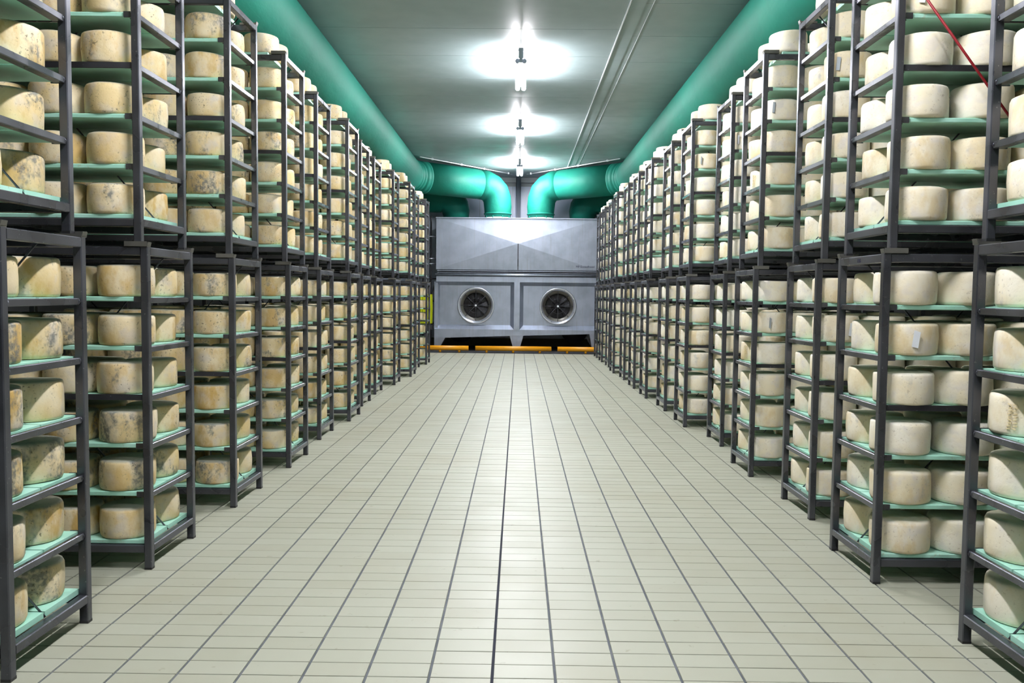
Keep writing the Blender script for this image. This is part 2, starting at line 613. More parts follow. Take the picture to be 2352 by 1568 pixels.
for side, rows in ((-1, LEFT), (1, RIGHT)):
    sn = 'left' if side < 0 else 'right'
    for i, (px, ya, yb) in enumerate(rows):
        yc = (ya + yb) / 2
        lower_x = side * (abs(px) + L / 2)
        for up in (0, 1):
            dx = RS.uniform(-.008, .008) + (side * (0.028 + (.018 if (side < 0 and i == 0) else 0)) if up else 0)
            lab = '%s %s steel rack from the camera on the %s, stacked with %s cheese wheels' % (
                ORD[i], 'upper' if up else 'lower', sn, 'mould-spotted' if side < 0 else 'pale')
            rk = make_rack(lower_x + (dx if up else 0), yc, HR * up, up, lab, 'steel cheese racks on the %s of the aisle' % sn, RS.uniform(-.003, .003))
            racks.append((side, i, up, lower_x + (dx if up else 0), yc, HR * up, rk))

# ------------------------------------------------------------------ cheese wheels


def wheel_geo(R, H, seed, n=28, full=True):
    rr = random.Random(seed)
    e = rr.uniform(0.014, 0.022)
    bulge = rr.uniform(0.0, 0.004)
    if full:
        prof = [(0.0, 0), (R * .6, 0), (R - e, 0), (R - e * .3, e * .25), (R, e), (R + bulge * .6, H * .35), (R + bulge, H * .5), (R + bulge * .6, H * .7),
                (R, H - e), (R - e * .3, H - e * .28), (R - e, H), (R * .6, H + .001), (0.0, H + .002)]
    else:
        prof = [(0.0, 0), (R - e, 0), (R, e), (R, H - e), (R - e * .3, H - e * .28), (R - e, H), (0.0, H)]
    ph = [rr.uniform(0, 6.28) for _ in range(4)]
    am = [rr.uniform(0, .0022) for _ in range(4)]
    vs, fs = [], []
    m = len(prof)
    for i, (r, z) in enumerate(prof):
        if r == 0:
            vs.append((0, 0, z))
            continue
        for k in range(n):
            a_ = 2 * PI * k / n
            d = sum(am[q] * math.sin((q + 2) * a_ + ph[q] + z * 14 * (q % 2)) for q in range(4)) - 0.004
            dz = 0.002 * math.sin(a_ + ph[0]) * (z / H)
            if z == 0:
                dz = 0
            vs.append(((r + d) * math.cos(a_), (r + d) * math.sin(a_), z + dz))

    def idx(i, k):
        return 0 if i == 0 else (len(vs) - 1 if i == m - 1 else 1 + (i - 1) * n + k % n)
    for i in range(m - 1):
        for k in range(n):
            if i == 0:
                fs.append((0, idx(1, k + 1), idx(1, k)))
            elif i == m - 2:
                fs.append((idx(i, k), idx(i, k + 1), len(vs) - 1))
            else:
                fs.append((idx(i, k), idx(i, k + 1), idx(i + 1, k + 1), idx(i + 1, k)))
    return vs, fs


WR = {-1: 0.147, 1: 0.155}
SPX = {-1: 0.302, 1: 0.326}
WM = {}
for side in (-1, 1):
    for vi in range(7):
        vs, fs = wheel_geo(WR[side], (0.160 if side < 0 else 0.166) + 0.0022 * vi, 31 * vi + side)
        mb = MB()
        mb.add(vs, fs, True)
        WM[side, vi] = mb.mesh('cheese_wheel', M['wheelL' if side < 0 else 'wheelR'])

#VIS_BEGIN
# the 300 wheels of each side that show largest from the camera, largest first
SHOWN = [[
    20, 28, 12, 36, 128, 112, 44, 4, 76, 120, 60, 68, 136, 192, 176, 152, 144, 168, 184, 224, 240, 232, 0, 320, 312, 8, 280, 24, 248, 32, 296,
    124, 137, 288, 177, 16, 145, 256, 116, 113, 185, 132, 304, 264, 129, 140, 40, 121, 56, 196, 153, 188, 200, 172, 156, 169, 204, 148, 336,
    64, 344, 392, 408, 72, 352, 193, 376, 180, 400, 236, 432, 368, 360, 424, 440, 416, 289, 252, 228, 260, 244, 249, 297, 292, 268, 133, 316,
    300, 257, 305, 324, 308, 284, 241, 340, 348, 321, 632, 201, 648, 616, 456, 464, 356, 568, 250, 125, 584, 138, 560, 544, 656, 576, 380, 362,
    552, 528, 592, 448, 664, 640, 512, 624, 600, 364, 251, 520, 281, 480, 472, 536, 428, 412, 452, 225, 372, 420, 396, 146, 178, 488, 313, 265,
    233, 404, 361, 259, 353, 504, 401, 952, 476, 237, 920, 904, 896, 117, 436, 968, 912, 245, 992, 984, 936, 258, 229, 141, 417, 409, 928, 332,
    444, 540, 1000, 371, 468, 976, 513, 508, 1040, 473, 1016, 345, 524, 1104, 960, 1048, 580, 425, 1096, 1064, 588, 460, 564, 548, 572, 1112,
    636, 402, 1088, 263, 1032, 700, 1024, 1008, 660, 532, 516, 1080, 1072, 484, 465, 628, 492, 370, 369, 585, 186, 740, 620, 84, 644, 604, 1272,
    1264, 596, 812, 1248, 804, 1240, 1232, 577, 684, 652, 253, 556, 764, 864, 748, 732, 716, 708, 820, 688, 796, 900, 784, 349, 337, 888, 880,
    756, 1328, 1320, 972, 483, 482, 481, 1256, 354, 672, 872, 1336, 633, 856, 1296, 1288, 824, 595, 597, 375, 151, 800, 341, 433, 291, 290, 521,
    393, 828, 932, 704, 261, 808, 692, 792, 680, 788, 569, 676, 668, 657, 1312, 625, 848, 1304, 840, 822, 457, 134,
], [
    1680, 1688, 1580, 1696, 1572, 1720, 1736, 1704, 1588, 1744, 1760, 1712, 1752, 1681, 1596, 1753, 1705, 1689, 1697, 1721, 1713, 1761, 1604,
    1745, 1737, 1612, 1700, 1692, 1708, 1684, 1716, 1740, 1904, 1920, 1748, 1628, 1792, 1768, 1912, 1772, 2000, 1808, 1880, 1816, 1756, 1928,
    1769, 1864, 1960, 1984, 1976, 1800, 1856, 1968, 1944, 2008, 1724, 1824, 1832, 1636, 1872, 1936, 1764, 1848, 1992, 1888, 1804, 1644, 1796,
    1812, 1701, 1820, 1868, 1828, 1836, 2136, 2128, 2200, 1852, 1860, 2152, 2144, 1892, 2224, 2192, 1876, 2216, 2184, 2168, 2160, 2232, 2208,
    1884, 1916, 1908, 2088, 1693, 2112, 1940, 1818, 1948, 2024, 1988, 1706, 1817, 2040, 1972, 1929, 2032, 1924, 2080, 1964, 1714, 1825, 2096,
    2120, 2104, 1746, 1969, 2016, 1996, 1826, 1977, 2056, 2432, 1709, 2072, 2384, 1932, 2052, 2020, 2001, 2048, 2264, 2352, 2028, 2004, 1980,
    2084, 1857, 2312, 2076, 1921, 1993, 2440, 2304, 2272, 1937, 1717, 2376, 2044, 2368, 2256, 2360, 2036, 2116, 2424, 2408, 1819, 1900, 2108,
    2336, 2448, 2041, 2320, 1827, 1702, 2328, 2416, 2392, 2148, 2140, 2240, 1685, 2092, 2188, 2248, 2132, 2012, 1985, 1865, 2100, 1913, 2296,
    2280, 2268, 1686, 2456, 2220, 2033, 2060, 1694, 2156, 2260, 2472, 2464, 1905, 2536, 2172, 2153, 2344, 2201, 1961, 2164, 1938, 1939, 1831,
    2145, 2212, 2204, 2544, 2768, 2196, 2520, 2728, 2704, 1930, 1710, 2124, 1754, 2228, 2324, 2528, 2752, 1945, 2504, 1941, 2712, 2600, 2265,
    2696, 2257, 2249, 2217, 2209, 2560, 2792, 2664, 2776, 2760, 2300, 2744, 2284, 2496, 1917, 1909, 1652, 2236, 2784, 2316, 2313, 2308, 2049,
    2488, 1718, 2592, 2480, 2364, 2576, 2244, 1698, 2648, 2193, 2305, 2640, 2720, 2608, 2162, 1942, 2928, 2378, 2584, 2688, 2252, 2356, 1809,
    2225, 2340, 2568, 2672, 2552, 2412, 2173, 2169, 3056, 2386, 2387, 2165, 2054, 2476, 2137, 1813, 1873, 2680, 2968, 2161, 2051, 2816, 2580,
    1925,
]]
RANK = {k: 999 - n for lst_ in SHOWN for n, k in enumerate(lst_)}
#VIS_END
WH = []          # every wheel: (key, side, x, y, z, rot, variant, mould, ochre, seed)
RW = random.Random(11)
for (side, i, up, rx, ry, rz, rk) in racks:
    for k in range(7 if up else 6):
        for nf in (-1, 1):               # board nearer to / farther from the camera
            for j in range(4):
                rnd = [RW.random() for _ in range(9)]
                inset = (0.014 + 0.022 * rnd[0] + .012 * up) if side < 0 else (0.004 + 0.020 * rnd[0])
                px = abs(rx) - L / 2 + inset + WR[side] + j * SPX[side] + (rnd[1] - .5) * .012 * (j > 0)
                if k == 6:
                    px += 0.05
                yy = ry + nf * (0.1545 if side < 0 else 0.162) + (rnd[2] - .5) * .005
                if side < 0:
                    heavy = max(0.0, 1.0 - i / 6.0)
                    mo = min(1, (0.2 + 0.85 * rnd[3] ** 1.1) * (0.35 + 0.75 * heavy))
                    oc = min(1, (0.1 + 0.9 * rnd[4]) * (0.45 + 0.5 * heavy))
                else:
                    mo = 0.10 + 0.35 * rnd[3] ** 2
                    oc = 0.05 + 0.6 * rnd[4] ** 1.8
                WH.append(((side, i, up, k, nf, j), side, side * px, yy, rz + board_top(k), rnd[5] * 6.28, int(rnd[6] * 7), mo, oc, rnd[7]))


def wheel_key(side, i, up, k, nf, j):
    return ((((0 if side < 0 else 1) * 14 + i) * 2 + up) * 7 + k) * 8 + (0 if nf < 0 else 4) + j


def look_word(side, mo, oc):
    if side < 0:
        return 'grey-moulded' if mo > .6 else ('ochre-stained' if oc > .5 else ('speckled' if mo > .3 else 'cream'))
    return 'tan-patched pale' if oc > .35 else ('grey-tinged pale' if mo > .3 else 'plain pale')


POS = ['aisle end', 'second in', 'third in', 'fourth in']
SHELF = ['bottom', 'second', 'third', 'fourth', 'fifth', 'sixth', 'top']
byside = {-1: [], 1: []}
for wdat in WH:
    byside[wdat[1]].append(wdat)
wheels = {}
for side in (-1, 1):
    def order(wd):
        kk = wheel_key(*wd[0])
        if RANK:
            return -RANK.get(kk, 0)
        return wd[3] + 2.0 * wd[0][5]
    lst = sorted(byside[side], key=order)
    sn = 'left' if side < 0 else 'right'
    nm = 'mottled_cheese_wheel' if side < 0 else 'pale_cheese_wheel'
    field, cols = MB(), []
    for n_, (key, sd, x, y, z, rot, vi, mo, oc, seed) in enumerate(lst):
        if n_ < 300:
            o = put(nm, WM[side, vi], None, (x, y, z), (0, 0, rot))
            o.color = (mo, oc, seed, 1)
            _, i, up, k, nf, j = key
            tag(o, '%s wheel, %s on %s board, %s shelf, %s %s %s rack' % (
                look_word(side, mo, oc), POS[j], 'near' if nf < 0 else 'far', SHELF[k], ORD[i], 'upper' if up else 'lower', sn),
                'cheese', '%s cheese wheels on the %s racks' % ('mottled' if side < 0 else 'pale', sn))
            wheels[wheel_key(*key)] = o
        else:
            vs, fs = wheel_geo(WR[side], 0.166, vi, 20 if y < 12 else 14, False)
            field.add([(vx + x, vy + y, vz + z) for vx, vy, vz in vs], fs, True)
            cols += [(mo, oc, seed, 1)] * len(vs)
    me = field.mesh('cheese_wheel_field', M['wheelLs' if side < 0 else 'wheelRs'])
    at = me.color_attributes.new('rind', 'FLOAT_COLOR', 'POINT')
    at.data.foreach_set('color', [c_ for cc in cols for c_ in cc])
    o = put('%s_field' % nm, me)
    tag(o, 'remaining %s cheese wheels deeper and farther along the %s racks' % ('mottled' if side < 0 else 'pale', sn), 'cheese', None, 'stuff')

#TAGS_BEGIN
TAGS = [(1880, -2.32, .092, 'greytag', .25, .004), (1992, -2.21, .10, 'greytag', .5, .005), (2104, -2.26, .10, 'paper', .6, .006),
        (2216, -2.11, .09, 'greytag', .8, .008), (1712, -1.70, .087, 'paper', .3, .004), (1936, -1.85, .085, 'greytag', 1.1, .016),
        (1824, -1.25, .085, 'paper', .5, .005), (1768, -2.02, .09, 'paper', .2, .006)]
STAMPS = [(1980, -2.75), (1932, -2.65), (1596, -2.5)]
#TAGS_END
for kk, ang, zz, mat, tilt, out in TAGS:
    o = wheels.get(kk)
    if not o:
        continue
    side = 1 if kk >= 14 * 2 * 7 * 8 else -1
    R = WR[side] + .002
    mb = MB()
    d = Vector((math.cos(ang), math.sin(ang), 0))
    tn = Vector((-d.y, d.x, 0))
    c0 = d * (R + out)
    for sgn in (0,):
        wv = (tn * math.cos(tilt) + d * math.sin(tilt)).normalized()
        p0, p1 = c0 - wv * .015, c0 + wv * .015
        nn = wv.cross(Vector((0, 0, 1))) * .0006
        lean = wv * .005
        quad = [p0 + Vector((0, 0, zz - .040)) - lean, p1 + Vector((0, 0, zz - .047)) - lean, p1 + Vector((0, 0, zz + .036)) + lean, p0 + Vector((0, 0, zz + .046)) + lean]
        mb.add([q + nn for q in quad] + [q - nn for q in quad], [(0, 1, 2, 3), (7, 6, 5, 4), (0, 4, 5, 1), (1, 5, 6, 2), (2, 6, 7, 3), (3, 7, 4, 0)])
    t_ = mb.build('paper_tag', M[mat], o)
    t_.rotation_euler = (0, 0, -o.rotation_euler.z)
for kk, ang in STAMPS:
    o = wheels.get(kk)
    if not o:
        continue
    mb = MB()
    rs = random.Random(kk)
    for q in range(9):
        for u in range(2):
            a_ = ang + (u - .5) * .13 + rs.uniform(-.02, .02)
            d = Vector((math.cos(a_), math.sin(a_), 0))
            mb.box(d * (WR[1] + .001) + Vector((0, 0, .032 + q * .0125)), (.004, .015, .003), Matrix.Rotation(a_, 3, 'Z') @ Matrix.Rotation(rs.uniform(-.5, .5), 3, 'X'))
    t_ = mb.build('embossed_mark', M['stamp'] if 'stamp' in M else M['paper'], o)
    t_.rotation_euler = (0, 0, -o.rotation_euler.z)

# ------------------------------------------------------------------ lamps
for i, (ya, yb, lab) in enumerate(((-2.5, -0.95, ''), (2.2, 3.75, ''), (6.85, 8.4, ''), (11.55, 13.1, 'twin fluorescent lamp hanging nearest, topmost in view under the ceiling'),
                                   (16.15, 17.75, 'middle twin fluorescent lamp between the nearest and the farthest ones'),
                                   (20.75, 22.35, 'farthest twin fluorescent lamp, between the green duct elbows'))):
    if not lab:
        lab = ['twin fluorescent lamp over the aisle behind the camera', 'twin fluorescent lamp overhead beside the camera', 'twin fluorescent lamp over the aisle just above the frame'][i]
    zl = 4.68
    o = tag(empty('ceiling_lamp', (0.0, ya, zl)), lab, 'lamp', 'twin tube lamps along the aisle')
    ln = yb - ya
    for s in (-1, 1):
        MB().tube([(s * .047, 0.03, 0), (s * .047, ln - .03, 0)], 0.030, 10).build('tube', M['lamp'], o)
        for e in (0.0, ln - .03):
            MB().tube([(s * .047, e, 0), (s * .047, e + .03, 0)], 0.033, 10).build('tube_cap', M['lampbody'], o)
    MB().box((0, ln / 2, 0.045), (0.05, ln, 0.03)).build('housing', M['lampbody'], o)
    m = MB()
    for e in (0.22, ln - .22):
        m.tube([(0, e, .06), (0, e, ZC - zl)], 0.012, 8)
        m.box((0, e, .05), (.13, .03, .02))
        m.box((0, e, ZC - zl - .006), (.09, .09, .012))
    m.box((0, .02, .10), (.07, .10, .14))
    m.box((0, -.035, .05), (.045, .03, .16))
    m.build('hanger', M['lampbody'], o)

# ------------------------------------------------------------------ ducts


def arc(p0, corner, p1, rad, n=6):
    """points of a rounded corner from direction p0->corner to corner->p1"""
    p0, corner, p1 = Vector(p0), Vector(corner), Vector(p1)
    a_ = (p0 - corner).normalized()
    b_ = (p1 - corner).normalized()
    c_ = corner + (a_ + b_) * rad
    out = []
    for i in range(n + 1):
        th = PI / 2 * i / n
        out.append(c_ - b_ * rad * math.cos(th) - a_ * rad * math.sin(th))
    return out


def ripple(pts, r, every, amp):
    q, rs = [], []
    for i in range(len(pts) - 1):
        for s in range(every):
            q.append(pts[i].lerp(pts[i + 1], s / every))
            rs.append(r - (amp if s % 2 else 0))
    q.append(pts[-1])
    rs.append(r)
    return q, rs


for side in (-1, 1):
    sn = 'left' if side < 0 else 'right'
    o = tag(empty('air_duct', (side * 2.79, 10, 4.45)), 'large green fabric air duct running along the ceiling above the %s racks' % sn, 'duct', 'main green air ducts')
    base = Vector((side * 2.79, 10, 4.45))
    R = 0.415
    X0, Y1, Z0 = side * 2.79, 22.72, 4.45
    seg = 1.9
    m = MB()
    MB().tube([Vector((X0, y_, Z0)) - base for y_ in (-3.0, 3.0, 9.0, 15.0, 20.55)], R, 48).build('duct_run', M['duct'], o)
    # bellows corner, then a slightly sloping run and the elbow down onto the unit
    e1 = Vector((side * 1.12, 22.50, Z0))
    c1 = Vector((X0, 21.05, Z0))
    dv = (e1 - c1).normalized()
    q, rs = [], []
    pa, pb = Vector((X0, 20.55, Z0)), c1 + dv * .5
    for i_ in range(31):                       # quadratic bend with soft folds
        u_ = i_ / 30
        q.append(pa * (1 - u_) ** 2 + c1 * 2 * u_ * (1 - u_) + pb * u_ ** 2)
        rs.append(R - .022 * (.5 - .5 * math.cos(i_ * PI / 3)) * (1 if 6 <= i_ <= 24 else .3) - .012 * u_)
    MB().tube([p_ - base for p_ in q], rs, 48).build('duct_bellows', M['duct'], o)
    XD = side * 0.58
    R2 = .402
    MB().tube([pb - base, pb.lerp(e1, .5) - base, e1 - dv * .012 - base, e1 - base], [R2, R2 - .006, R2 - .008, R2 - .014], 48).build('duct_cross_run', M['duct'], o)
    k1, k2 = Vector((XD, Y1 + .06, Z0 + .02)), Vector((XD, Y1, 3.86))
    el = [e1 * (1 - u_) ** 2 + k1 * 2 * u_ * (1 - u_) + k2 * u_ ** 2 for u_ in (0, .2, .4, .6, .8, 1.0)]
    pts = [e1] + el[1:] + [Vector((XD, Y1, 3.70)), Vector((XD, Y1, 3.56))]
    rs = [R2 - .012, .397, .390, .388, .378, .372, .357, .345]
    MB().tube([p_ - base for p_ in pts], rs, 48).build('duct_elbow', M['duct'], o)
    MB().lathe([(.352, 0), (.372, 0), (.372, .045), (.352, .045)], 40, Matrix.Translation(Vector((XD, Y1, 3.53)) - base), True, True).build('collar', M['white'], o)
    m = MB()
    for a_ in (-2.5, -1.9, -1.2, -.6, .4, 1.5, 2.6):
        m.box(Vector((XD + .372 * math.cos(a_), Y1 + .372 * math.sin(a_), 3.575)) - base, (.02, .02, .09), Matrix.Rotation(a_, 3, 'Z'))
    m.build('strap', M['duct'], o)
    m = MB()
    m.lathe([(.362, 0), (.375, .006), (.375, .035), (.362, .04)], 40, Matrix.Translation(Vector((XD, Y1, 3.66)) - base))
    m.build('clamp_band', M['duct'], o)
    # second, lower duct
    b2 = Vector((side * 1.75, 23.45, 3.53))
    o2 = tag(empty('air_duct', b2), 'shorter green air duct behind the main %s duct, bending down onto the steel unit' % sn, 'duct', 'lower green air ducts')
    XE = side * 1.76
    el = arc((XE, 23.45, 3.5), (XE, 23.45, 4.20), (side * 3, 23.45, 4.20), 0.42, 4)
    pts = [Vector((XE, 23.45, 3.56)), Vector((XE, 23.45, 3.75))] + el + [Vector((side * 3.0, 23.45, 4.20)), Vector((side * 4.6, 23.45, 4.20))]
    rs = [.345, .365] + [.38, .39, .40, .41, .42] + [.42, .42]
    MB().tube([p_ - b2 for p_ in pts], rs, 40).build('duct_elbow', M['duct'], o2)
    MB().lathe([(.352, 0), (.372, 0), (.372, .045), (.352, .045)], 40, Matrix.Translation(Vector((XE, 23.45, 3.53)) - b2), True, True).build('collar', M['white'], o2)

# conduits with clips under the ceiling in front of the duct elbows
for side in (-1, 1):
    a_, b_ = Vector((side * 2.44, 20.6, ZC - .03)), Vector((side * .20, 23.4, ZC - .03))
    o = tag(empty('ceiling_conduit', (a_ + b_) / 2), 'thin pale conduit slanting along the ceiling above the %s duct elbow' % ('left' if side < 0 else 'right'), 'pipe', 'ceiling conduits')
    c_ = (a_ + b_) / 2
    MB().tube([a_ - c_, b_ - c_], 0.014, 8).build('conduit', M['white'], o)
    for q in (.12, .42, .67, .95):
        p_ = a_.lerp(b_, q) - c_
        MB().box(p_ + Vector((0, 0, .03)), (.03, .03, .02)).box(p_, (.045, .045, .045)).build('clip', M['white'], o)

# polished column on the back wall above the unit
tag(MB().tube([(-0.03, 24.26, 0.0), (-0.03, 24.26, ZC)], 0.075, 20).build('steel_column', M['chrome']), 'polished steel column rising behind the unit between the green elbows', 'column')

# ------------------------------------------------------------------ air handling unit
UY = 22.30
UX = -0.02
U = 0.002028 * 5.737 / 5.737
ahu = tag(empty('air_handling_unit', (UX, UY, 0)), 'wide stainless steel air handling unit with two round fans at the aisle end', 'ventilation unit')


def quadbox(mb, pts, depth):
    """front polygon pts (x, y, z) given counter clockwise seen from the camera, extruded backwards"""
    n = len(pts)
    vs = [Vector(p_) for p_ in pts] + [Vector(p_) + Vector((0, depth, 0)) for p_ in pts]
    mb.add(vs, [tuple(range(n)), tuple(range(2 * n - 1, n - 1, -1))] + [(i, n + i, n + (i + 1) % n, (i + 1) % n) for i in range(n)])


XL, XR = -2.18, 2.16
ZT, ZM = 3.53, 2.165
# upper cabinet: two creased front sheets meeting at a raised apex
MB().box(((XL + XR) / 2, 1.05, (ZT + ZM) / 2), (XR - XL, 1.7, ZT - ZM)).build('upper_cabinet', M['inox'], ahu)
ap = Vector((0, -0.065, 2.866))
zr = 0.0
for s, xe in ((-1, XL), (1, XR)):
    m = MB()
    tl, bl = Vector((xe, zr, ZT)), Vector((xe, zr, ZM))
    tcn, bcn = Vector((0.0, zr, ZT)), Vector((0.0, zr, ZM))
    g = Vector((s * .006, 0, 0))
    y_ = Vector((0, .2, 0))
    vs = [tl, bl, bcn + g, tcn + g, ap + g, tl + y_, bl + y_, bcn + g + y_, tcn + g + y_]
    fs = [(0, 1, 4), (1, 2, 4), (0, 4, 3), (0, 5, 6, 1), (1, 6, 7, 2), (3, 8, 5, 0), (2, 7, 8, 3, 4), (5, 8, 7, 6)]
    if s > 0:
        fs = [f[::-1] for f in fs]
    m.add(vs, fs)
    m.build('creased_sheet', M['inox'], ahu)
MB().bar((0, -.066, 2.87), (0, -.004, ZT - .01), .016, .014).build('seam', M['inox'], ahu)
MB().bar((0, -.066, 2.86), (0, -.004, ZM + .01), .026, .014).build('seam', M['post'], ahu)
MB().box(((XL + XR) / 2, -0.01, ZT + .006), (XR - XL + .02, .06, .02)).build('top_lip', M['inox'], ahu)
# gutter: dark recess, rounded bar and band
MB().box((0, .09, 2.10), (XR - XL - .10, .05, .13)).build('gutter_recess', M['dark'], ahu)
m = MB()
m.box(((XL + XR) / 2, .02, 2.135), (XR - XL - .06, .10, .018))
m.box(((XL + XR) / 2, .02, 2.085), (XR - XL - .06, .10, .010))
m.build('gutter_slat', M['inox'], ahu)
m = MB()
m.tube([(XL - .02, -.02, 2.03), (XR - .02, -.02, 2.03)], .030, 14)
m.build('rounded_bar', M['inox'], ahu)
ZB = 1.985
MB().box((-.01, 0.05, (ZB + 1.845) / 2), (4.33, .12, ZB - 1.845)).build('band', M['inox'], ahu)
MB().box((-.01, 0.95, 1.28), (4.30, 1.0, 1.40)).build('lower_cabinet', M['inox'], ahu)
# lower front: recessed panels with bevelled surrounds
D = 0.17
for s, (xo0, xo1, xi0, xi1) in ((-1, (-2.22, -0.091, -2.09, -0.193)), (1, (.055, 2.09, .156, 2.06))):
    zo0, zo1, zi0, zi1 = .575, 1.845, .69, 1.75
    O_ = [Vector((xo0, 0, zo0)), Vector((xo1, 0, zo0)), Vector((xo1, 0, zo1)), Vector((xo0, 0, zo1))]
    I_ = [Vector((xi0, D, zi0)), Vector((xi1, D, zi0)), Vector((xi1, D, zi1)), Vector((xi0, D, zi1))]
    nms = ('sill', 'bevel', 'bevel', 'bevel')
    for i in range(4):
        j = (i + 1) % 4
        m = MB()
        k_ = Vector((0, .02, 0))
        m.add([O_[i], O_[j], I_[j], I_[i], O_[i] + k_, O_[j] + k_, I_[j] + k_, I_[i] + k_],
              [(0, 1, 2, 3), (7, 6, 5, 4), (0, 4, 5, 1), (1, 5, 6, 2), (2, 6, 7, 3), (3, 7, 4, 0)])
        m.build(nms[i], M['inox'], ahu)
    # panel with a round opening
    cx, cz, R0 = (-1.121 if s < 0 else 1.085), 1.214, .42
    m = MB()
    n = 48
    ring = [Vector((cx + R0 * math.cos(2 * PI * k / n), D, cz + R0 * math.sin(2 * PI * k / n))) for k in range(n)]
    outer = []
    for k in range(n):
        ca, sa = math.cos(2 * PI * k / n), math.sin(2 * PI * k / n)
        tt = min(((xi1 - cx) / ca) if ca > 1e-6 else 1e9, ((xi0 - cx) / ca) if ca < -1e-6 else 1e9,
                 ((zi1 - cz) / sa) if sa > 1e-6 else 1e9, ((zi0 - cz) / sa) if sa < -1e-6 else 1e9)
        outer.append(Vector((cx + ca * tt, D, cz + sa * tt)))
    fs = [(k, (k + 1) % n, n + (k + 1) % n, n + k) for k in range(n)]
    m.add(ring + outer, [f[::-1] for f in fs])
    # corner fillers
    for (qx, qz) in ((xi0, zi0), (xi1, zi0), (xi1, zi1), (xi0, zi1)):
        ks = [k for k in range(n)]
        best = None
        for k in ks:
            A, B = outer[k], outer[(k + 1) % n]
            if abs(A.x - B.x) > 1e-5 and abs(A.z - B.z) > 1e-5 and abs((A + B).x / 2 - qx) < .25 and abs((A + B).z / 2 - qz) < .25:
                best = (A, B)
        if best:
            m.add([best[0], best[1], Vector((qx, D, qz))], [(0, 1, 2)])
    m.build('fan_panel', M['inox'], ahu)
    # fan: bell mouth, spokes, hub, impeller
    T = Matrix.Translation((cx, 0, cz)) @ Matrix.Rotation(PI / 2, 4, 'X')
    # local z -> -y (towards the camera) ; z = -D is the panel plane
    fr = MB().lathe([(.488, -D), (.497, -D + .03), (.490, -D + .05), (.450, -D + .035), (.415, -D + .005), (.412, -D - .01)], 64, T)
    ring_o = fr.build('fan_ring', M['chrome2'] if 'chrome2' in M else M['chrome'], ahu)
    MB().lathe([(.414, -D - .005), (.345, -D - .03), (.335, -D - .05), (.335, -D - .20), (.42, -D - .2)], 64, T).build('inner_ring', M['guide'], ring_o)
    m = MB()
    for k in range(8):
        a_ = PI / 4 * k
        e = Vector((math.cos(a_), 0, math.sin(a_)))
        m.tube([Vector((cx, D - .01, cz)) + e * .02, Vector((cx, D - .01, cz)) + e * .41], .0075, 6)
    for rr_ in (.2,):
        m.lathe([(rr_ + .003 * math.cos(q), .003 * math.sin(q) - D + .01) for q in [i * PI / 2 for i in range(4)]], 32, T, True, True)
    m.build('fan_guard', M['post'], ring_o)
    MB().tube([(cx, D - .04, cz), (cx, D, cz)], .027, 14).build('hub', M['white'], ring_o)
    m = MB()
    for k in range(9):
        a_ = 2 * PI * k / 9
        e, f_ = Vector((math.cos(a_), 0, math.sin(a_))), Vector((-math.sin(a_), 0, math.cos(a_)))
        c0 = Vector((cx, D + .14, cz))
        m.add([c0 + e * .07, c0 + e * .32 - f_ * .03, c0 + e * .31 + f_ * .13 + Vector((0, .05, 0)), c0 + e * .08 + f_ * .06 + Vector((0, .04, 0))],
              [(0, 1, 2, 3), (3, 2, 1, 0)])
    m.tube([(cx, D + .10, cz), (cx, D + .2, cz)], .08, 20)
    m.build('impeller', M['dark'], ring_o)
    MB().tube([(cx, D + .21, cz), (cx, D + .23, cz)], .41, 32).build('fan_backing', M['black'], ahu)
    m = MB()
    for k in range(8):
        a_ = PI / 8 + PI / 4 * k
        m.tube([(cx + .45 * math.cos(a_), D - .052, cz + .45 * math.sin(a_)), (cx + .45 * math.cos(a_), D - .03, cz + .45 * math.sin(a_))], .010, 8)
    m.build('bolt', M['dark'], ring_o)
# column between the fans and drain pan with its slanting lower edge
MB().box((-.018, .03, 1.21), (.150, .10, 1.27)).build('centre_column', M['inox'], ahu)
for xx in (-2.165, 2.125):
    MB().box((xx - .02 if xx < 0 else xx - .02, .06, 1.21), (.10 if xx < 0 else .09, .02, 1.27)).build('side_stile', M['inox'], ahu)
m = MB()
quadbox(m, [(-2.22, 0, .335), (-.01, 0, .415), (2.09, 0, .485), (2.09, 0, .578), (-2.22, 0, .578)], .9)
m.build('drain_pan', M['inox'], ahu)
m = MB()
quadbox(m, [(-.085, .01, 0.006), (.05, .01, 0.006), (.165, .01, .42), (-.20, .01, .41)], .05)
m.build('leg', M['inox'], ahu)
m = MB()
quadbox(m, [(-2.22, .01, 0.006), (-2.12, .01, 0.006), (-1.93, .01, .345), (-2.22, .01, .335)], .05)
m.build('leg', M['inox'], ahu)
m = MB()
quadbox(m, [(2.02, .01, 0.006), (2.09, .01, 0.006), (2.09, .01, .485), (1.93, .01, .48)], .05)
m.build('leg', M['inox'], ahu)
for s in (-1, 1):
    m = MB()
    xa = -1.90 if s < 0 else 1.86
    m.bar((xa, .12, .40), (xa + s * .24, .12, .01), .05, .05)
    m.build('strut', M['black'], ahu)
    m = MB()
    m.lathe([(0.02, -.15), (.36, -.15), (.36, .15), (.02, .15)], 40, Matrix.Translation((-1.55 if s < 0 else 1.56, .62, .20 + .36)) @ Matrix.Rotation(PI / 2, 4, 'X'))
    m.build('blower_drum', M['black'], ahu)
# maker's lettering, lower right of the upper cabinet


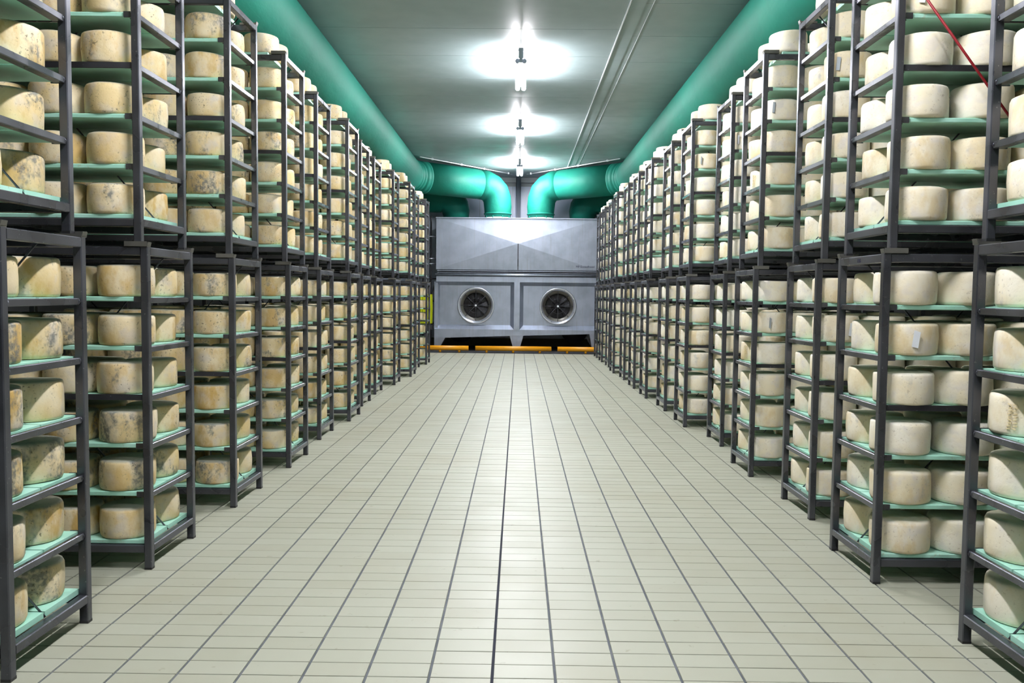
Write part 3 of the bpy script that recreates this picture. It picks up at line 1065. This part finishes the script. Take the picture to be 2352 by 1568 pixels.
def text_mesh(body, size):
    cu = bpy.data.curves.new('lettering', 'FONT')
    cu.body = body
    cu.size = size
    cu.extrude = 0.001
    tmp = bpy.data.objects.new('lettering_tmp', cu)
    COL.objects.link(tmp)
    bpy.context.view_layer.update()
    me = bpy.data.meshes.new_from_object(tmp.evaluated_get(bpy.context.evaluated_depsgraph_get()))
    bpy.data.objects.remove(tmp)
    bpy.data.curves.remove(cu)
    return me


me = text_mesh('MP Ecoodfrend', .080)
me.materials.clear()
me.materials.append(M['ink'])
lt = put('lettering', me, ahu, (1.535, -0.040, 2.245), (PI / 2, 0, 0))

# ------------------------------------------------------------------ floor barrier
BY = 21.62
for i, (x0, x1, lab) in enumerate(((-2.75, -1.28, 'left yellow floor-level barrier bar, partly behind the left racks'), (-1.10, .87, 'middle yellow floor-level barrier bar in front of the unit'),
                                   (1.03, 2.75, 'right yellow floor-level barrier bar, partly behind the right racks'))):
    o = tag(empty('floor_barrier', ((x0 + x1) / 2, BY, 0)), lab, 'barrier', 'yellow floor barriers')
    cx = (x0 + x1) / 2
    MB().tube([(x0 - cx, 0, .115), (x1 - cx, 0, .115)], .062, 20).build('bar', M['yellow'], o)
    xs = {0: (-2.02, -1.52, -2.55), 1: (-.81, -.12, .57), 2: (1.28, 1.76, 2.5)}[i]
    for x_ in xs:
        MB().tube([(x_ - cx, 0, .004), (x_ - cx, 0, .09)], .033, 14).build('stub_leg', M['yellow'], o)

# ------------------------------------------------------------------ pipes left of the unit
o = tag(empty('pipe_stack', (-2.45, 22.45, 0)), 'dark vertical pipes and cables beside the left end of the steel unit', 'pipe')
for x_, r_, z1, mt in ((-2.36, .022, 3.6, 'dark'), (-2.46, .035, 4.0, 'coving'), (-2.56, .03, 4.0, 'dark'), (-2.72, .03, 4.0, 'coving')):
    MB().tube([(x_ + 2.45, .05, .0), (x_ + 2.45, .05, z1)], r_, 10).build('pipe', M[mt], o)
for z_ in (3.05, 2.46, 2.32, 1.92, 1.32, .72):
    MB().tube([(-.12, .03, z_), (.24, .03, z_)], .018, 8).build('pipe_arm', M['dark' if z_ < 2 else 'chrome'], o)
m = MB()
m.tube([(.09, -.04, 1.9), (.02, -.05, 1.6), (.12, -.05, 1.35), (.03, -.05, 1.1), (.08, -.04, .4), (.12, -.04, .05)], .016, 8)
m.tube([(.20, -.04, 1.75), (.13, -.05, 1.45), (.10, -.05, 1.30)], .02, 8)
m.build('cable', M['black'], o)
MB().box((.10, -.03, .62), (.12, .08, .14)).build('junction_box', M['dark'], o)
# folded yellow sheet hung on the pipes
m = MB()
n = 14
vs = []
for i in range(n + 1):
    x_ = -2.66 + .36 * i / n
    y_ = 22.30 + (.035 if i % 2 else -.0)
    vs += [(x_, y_, 1.50), (x_ + .01, y_ - .006, 1.12), (x_, y_, .72)]
fs = []
for i in range(n):
    for k in range(2):
        fs.append((3 * i + k, 3 * i + k + 1, 3 * i + 4 + k, 3 * i + 3 + k))
m.add(vs, fs)
o = m.build('yellow_sheet', M['cloth'])
sol = o.modifiers.new('thickness', 'SOLIDIFY')
sol.thickness = .006
tag(o, 'yellow folded plastic sheet hanging beside the pipes behind the last left rack', 'sheet')

# ------------------------------------------------------------------ red rod slanting between the first and second right racks
a_, b_ = Vector((1.93, 4.19, 3.04)), Vector((2.62, 4.19, 2.13))
d_ = (b_ - a_).normalized()
m = MB().tube([a_ - d_ * .12, b_], .0062, 10)
tag(m.build('red_rod', M['red']), 'thin red rod slanting down in front of the second upper right rack', 'rod')

# handwritten number on the top rail of the second lower right rack
for (side, i, up, rx, ry, rz, rk) in racks:
    if side == 1 and i == 1 and up == 0:
        me = text_mesh('136', .030)
        me.materials.clear()
        me.materials.append(M['ink'])
        put('lettering', me, rk, (-L / 2 - P / 2 - .001, .03, 1.700), (PI / 2, 0, -PI / 2))
